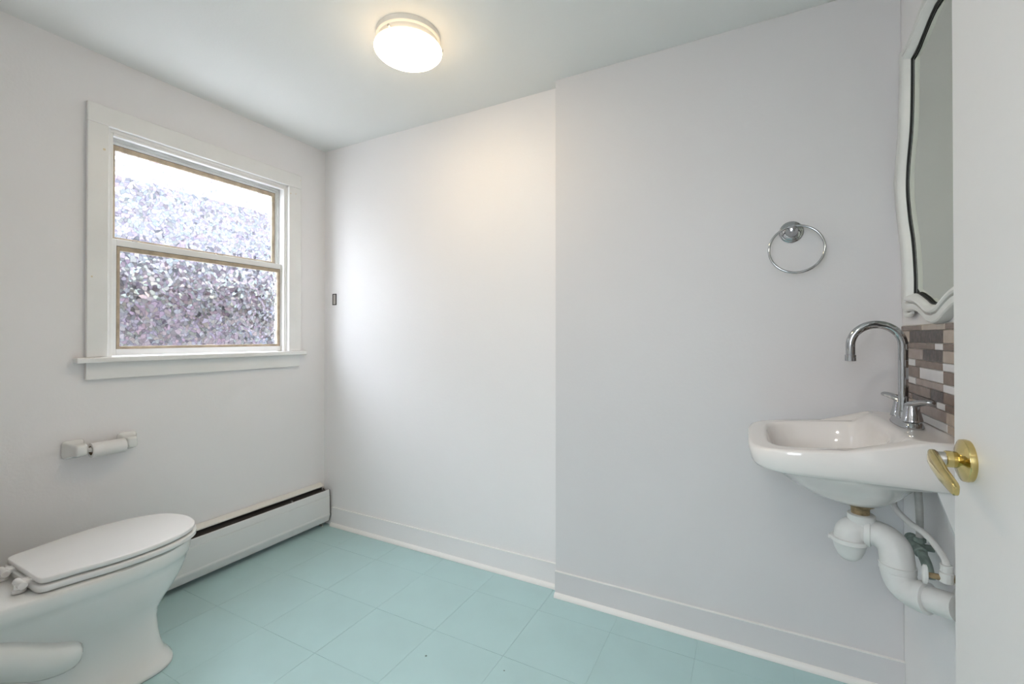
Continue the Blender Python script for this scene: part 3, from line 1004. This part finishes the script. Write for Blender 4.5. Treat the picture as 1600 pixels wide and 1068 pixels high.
# ================================================================== FAUCET
fa = thing('faucet', 'chrome gooseneck faucet with two lever handles on the sink deck', 'faucet', (2.757, -0.355, 0.927))
FX, FY, FZ = 2.757, -0.355, 0.9275
def fbase(hx, hy, z, n=3.0):
    return rrect(FX, FY, hx, hy, z, n)
bm = bmesh.new()
loft(bm, [fbase(.028, .079, FZ), fbase(.0285, .080, FZ + .004), fbase(.026, .077, FZ + .010), fbase(.023, .072, FZ + .018), fbase(.020, .066, FZ + .021)])
obj('base_plate', bm, M['chrome'], fa, smooth=True, angle=40)
for sy in (-1, 1):
    bm = bmesh.new()
    hc = (FX, FY + sy * 0.051, FZ + .018)
    lathe(bm, hc, (0, 0, 1), [(0, .0235), (.003, .0235), (.006, .0222), (.020, .0190), (.034, .0163), (.040, .0158), (.043, .014), (.045, .004)], 32)
    hd = obj('handle_hub', bm, M['chrome'], fa, smooth=True, angle=40)
    bm = bmesh.new()
    loops = []
    for t, w, h, dz in ((-.016, .006, .003, .042), (-.011, .0125, .007, .043), (.002, .0160, .0105, .045), (.018, .0140, .0090, .050), (.034, .0135, .0080, .054), (.048, .0125, .0066, .056), (.055, .006, .0035, .056)):
        q = []
        dx_, dy_ = (-.58, .815) if sy > 0 else (.58, -.815)
        for k in range(16):
            a = 2 * math.pi * k / 16
            q.append((hc[0] + t * dx_ - dy_ * w * math.cos(a), hc[1] + t * dy_ + dx_ * w * math.cos(a), hc[2] + dz + h * math.sin(a)))
        loops.append(q)
    loft(bm, loops)
    obj('lever', bm, M['chrome'], hd, smooth=True)
bm = bmesh.new()
lathe(bm, (FX - .006, FY, FZ + .015), (0, 0, 1), [(0, .0165), (.022, .0150), (.024, .0125), (.05, .0122)], 28)
spo = obj('spout_collar', bm, M['chrome'], fa, smooth=True, angle=40)
px = FX - .006
R = 0.0590
path = [(px, FY, FZ + .03), (px, FY, FZ + .10), (px, FY, FZ + .16), (px, FY, 1.146)]
path += [(px - R + R * math.cos(a), FY, 1.146 + R * math.sin(a)) for a in [math.pi * k / 24 for k in range(1, 25)]]
path += [(px - 2 * R, FY, 1.125), (px - 2 * R, FY, 1.112)]
bm = bmesh.new()
tube(bm, path, 0.0112, n=24, sub=1)
obj('spout', bm, M['chrome'], fa, smooth=True)
bm = bmesh.new()
lathe(bm, (px - 2 * R, FY, 1.119), (0, 0, -1), [(0, .0115), (.001, .0135), (.018, .0135), (.019, .011)], 24)
obj('aerator', bm, M['chrome'], fa, smooth=True, angle=40)

# ================================================================== DRAIN PIPES
pt = thing('drain_trap', 'white painted drain trap hanging under the sink', 'drain pipe', (2.656, SY, 0.50))
bm = bmesh.new()
lathe(bm, (2.655, SY, 0.695), (0, 0, -1), [(0, .036), (.004, .037), (.007, .034), (.011, .026), (.016, .022), (.045, .0215)], 28)
obj('tailpiece', bm, M['rust'], pt, smooth=True, angle=40)
bm = bmesh.new()
lathe(bm, (2.657, SY, 0.664), (0, 0, -1), [(0, .030), (.002, .033), (.020, .033), (.022, .030), (.068, .030), (.070, .02)], 28)
obj('slip_nut', bm, M['pipe'], pt, smooth=True, angle=40)
# rounded clean-out bulb with a cup below
bm = bmesh.new()
tube(bm, [(2.662, SY, 0.615), (2.645, SY, 0.617), (2.632, SY - .002, 0.608), (2.628, SY - .003, 0.590), (2.628, SY - .003, 0.575)], [.034, .036, .037, .037, .037], n=24)
obj('trap_bend', bm, M['pipe'], pt, smooth=True, angle=60)
bm = bmesh.new()
lathe(bm, (2.629, SY - .003, 0.592), (0, 0, -1), [(0, .040), (.001, .0445), (.012, .0445), (.016, .040), (.034, .036), (.052, .028), (.062, .018), (.066, .004)], 28)
cup = obj('clean_out_cup', bm, M['pipe'], pt, smooth=True, angle=40)
obj('cup_lug', B(2.5775, 2.588, SY - .010, SY + .004, 0.581, 0.591, bev=0.002), M['pipe'], cup)
# coupling band between trap and elbow
bm = bmesh.new()
lathe(bm, (2.664, SY - .002, 0.617), (1, -.25, 0.0), [(0, .034), (.001, .041), (.014, .041), (.016, .035), (.040, .033)], 28)
obj('coupling_band', bm, M['pipe'], pt, smooth=True, angle=40)
# elbow down, then sweep to the wall
bm = bmesh.new()
tube(bm, [(2.685, SY - .012, 0.617), (2.703, SY - .026, 0.616), (2.720, SY - .044, 0.600), (2.724, SY - .056, 0.570), (2.724, SY - .060, 0.553)], [.033, .036, .038, .038, .038], n=24)
obj('elbow', bm, M['pipe'], pt, smooth=True, angle=60)
bm = bmesh.new()
lathe(bm, (2.724, SY - .060, 0.562), (0, 0, -1), [(0, .038), (.001, .0405), (.016, .0405), (.018, .038)], 28)
obj('union_ring', bm, M['pipe'], pt, smooth=True, angle=40)
bm = bmesh.new()
tube(bm, [(2.724, SY - .060, 0.556), (2.725, SY - .062, 0.535), (2.734, SY - .072, 0.512), (2.752, SY - .092, 0.503), (2.774, SY - .112, 0.508)], [.038, .038, .037, .035, .034], n=24)
obj('lower_elbow', bm, M['pipe'], pt, smooth=True, angle=60)
dv = Vector((0.055, -0.056, 0.012)).normalized()
bm = bmesh.new()
lathe(bm, Vector((2.760, SY - .100, 0.506)), dv, [(0, .034), (.001, .0385), (.018, .0385), (.020, .033)], 28)
obj('arm_ring', bm, M['pipe'], pt, smooth=True, angle=40)
bm = bmesh.new()
lathe(bm, Vector((2.764, SY - .102, 0.507)), dv, [(0, .031), (.074, .031)], 28)
obj('wall_arm', bm, M['pipe'], pt, smooth=True, angle=40)
bm = bmesh.new()
lathe(bm, Vector((2.8195, SY - .158, 0.519)), (-1, 0, 0), [(0, .046), (.003, .045), (.008, .036), (.009, .03)], 28)
obj('escutcheon', bm, M['pipe'], pt, smooth=True, angle=40)

# supply lines and stop valves
s1 = bmesh.new()
tube(s1, [(2.757, FY + .051, 0.80), (2.745, FY + .050, 0.72), (2.737, FY + .030, 0.690), (2.755, FY - .015, 0.668), (2.780, FY - .070, 0.655), (2.795, FY - .115, 0.632), (2.797, FY - .138, 0.620), (2.797, FY - .142, 0.606)], .0078, n=14)
o = obj('supply_line', s1, M['pipe'], None, smooth=True)
tag(o, 'white curved water supply line looping to the lower stop valve', 'water line', 'sink water lines')
s2 = bmesh.new()
tube(s2, [(2.775, FY - .010, 0.80), (2.780, FY - .006, 0.74), (2.786, FY + .008, 0.68), (2.790, FY + .022, 0.64), (2.790, FY + .024, 0.612)], .0085, n=14)
o = obj('supply_line', s2, M['hose'], None, smooth=True)
tag(o, 'grey straight water supply line above the green stop valve', 'water line', 'sink water lines')
v1 = thing('stop_valve', 'green corroded stop valve behind the drain trap', 'valve', (2.79, FY + .02, 0.59))
vy, vz = FY + .022, 0.590
bm = bmesh.new()
lathe(bm, (2.790, vy, vz + .026), (0, 0, -1), [(0, .011), (.002, .0135), (.012, .0135), (.014, .010), (.03, .010)], 6)
obj('packing_nut', bm, M['verdigris'], v1)
bm = bmesh.new()
lathe(bm, (2.783, vy + .055, vz + .004), (0, -1, -.08), [(0, .009), (.003, .015), (.018, .015), (.020, .011), (.040, .012), (.070, .012), (.072, .015), (.090, .015), (.092, .011), (.112, .010)], 14)
obj('valve_body', bm, M['verdigris'], v1, smooth=True, angle=30)
bm = bmesh.new()
tube(bm, [(2.783, vy - .050, vz - .004), (2.784, vy - .078, vz - .018), (2.785, vy - .094, vz - .046)], .0115, n=12)
obj('valve_outlet', bm, M['verdigris'], v1, smooth=True)
bm = bmesh.new()
lathe(bm, (2.783, vy, vz), (1, 0, 0), [(0, .009), (.0365, .009)], 12)
obj('wall_stub', bm, M['verdigris'], v1, smooth=True)
v2 = thing('stop_valve', 'white painted stop valve with oval handle at the supply line end', 'valve', (2.797, FY - .142, 0.56))
ly = FY - .142
bm = bmesh.new()
lathe(bm, (2.797, ly, 0.616), (0, 0, -1), [(0, .011), (.001, .0125), (.016, .0125), (.017, .011), (.020, .0145), (.042, .0145), (.044, .012)], 12)
obj('valve_body', bm, M['pipe'], v2, smooth=True, angle=30)
bm = bmesh.new()
lathe(bm, (2.797, ly, 0.584), (1, 0, 0), [(0, .009), (.0215, .009), (.0215, .018), (.0225, .018)], 14)
obj('wall_stub', bm, M['rust'], v2, smooth=True, angle=30)
bm = bmesh.new()
lathe(bm, (2.797, ly, 0.582), (-1, 0.1, 0), [(0, .008), (.022, .007), (.034, .006)], 12)
obj('stem', bm, M['rust'], v2, smooth=True)
bm = bmesh.new()
hc = Vector((2.763, ly + .003, 0.582))
lp = []
for d, k in ((0, .8), (.002, 1.0), (.008, 1.0), (.010, .8)):
    lp.append([hc + Vector((-d, .010 * k * math.cos(a), .024 * k * math.sin(a))) for a in [2 * math.pi * j / 24 for j in range(24)]])
loft(bm, lp)
obj('oval_handle', bm, M['pipe'], v2, smooth=True, angle=40)
# wall hanger the sink sits on
hg = bmesh.new()
prism(hg, [(2.819, .812), (2.819, .62), (2.812, .62), (2.795, .70), (2.76, .809)], 'y', -0.575, -0.563)
o = obj('sink_bracket', hg, M['enamel'])
tag(o, 'white steel sink bracket on the wall below the sink', 'bracket')
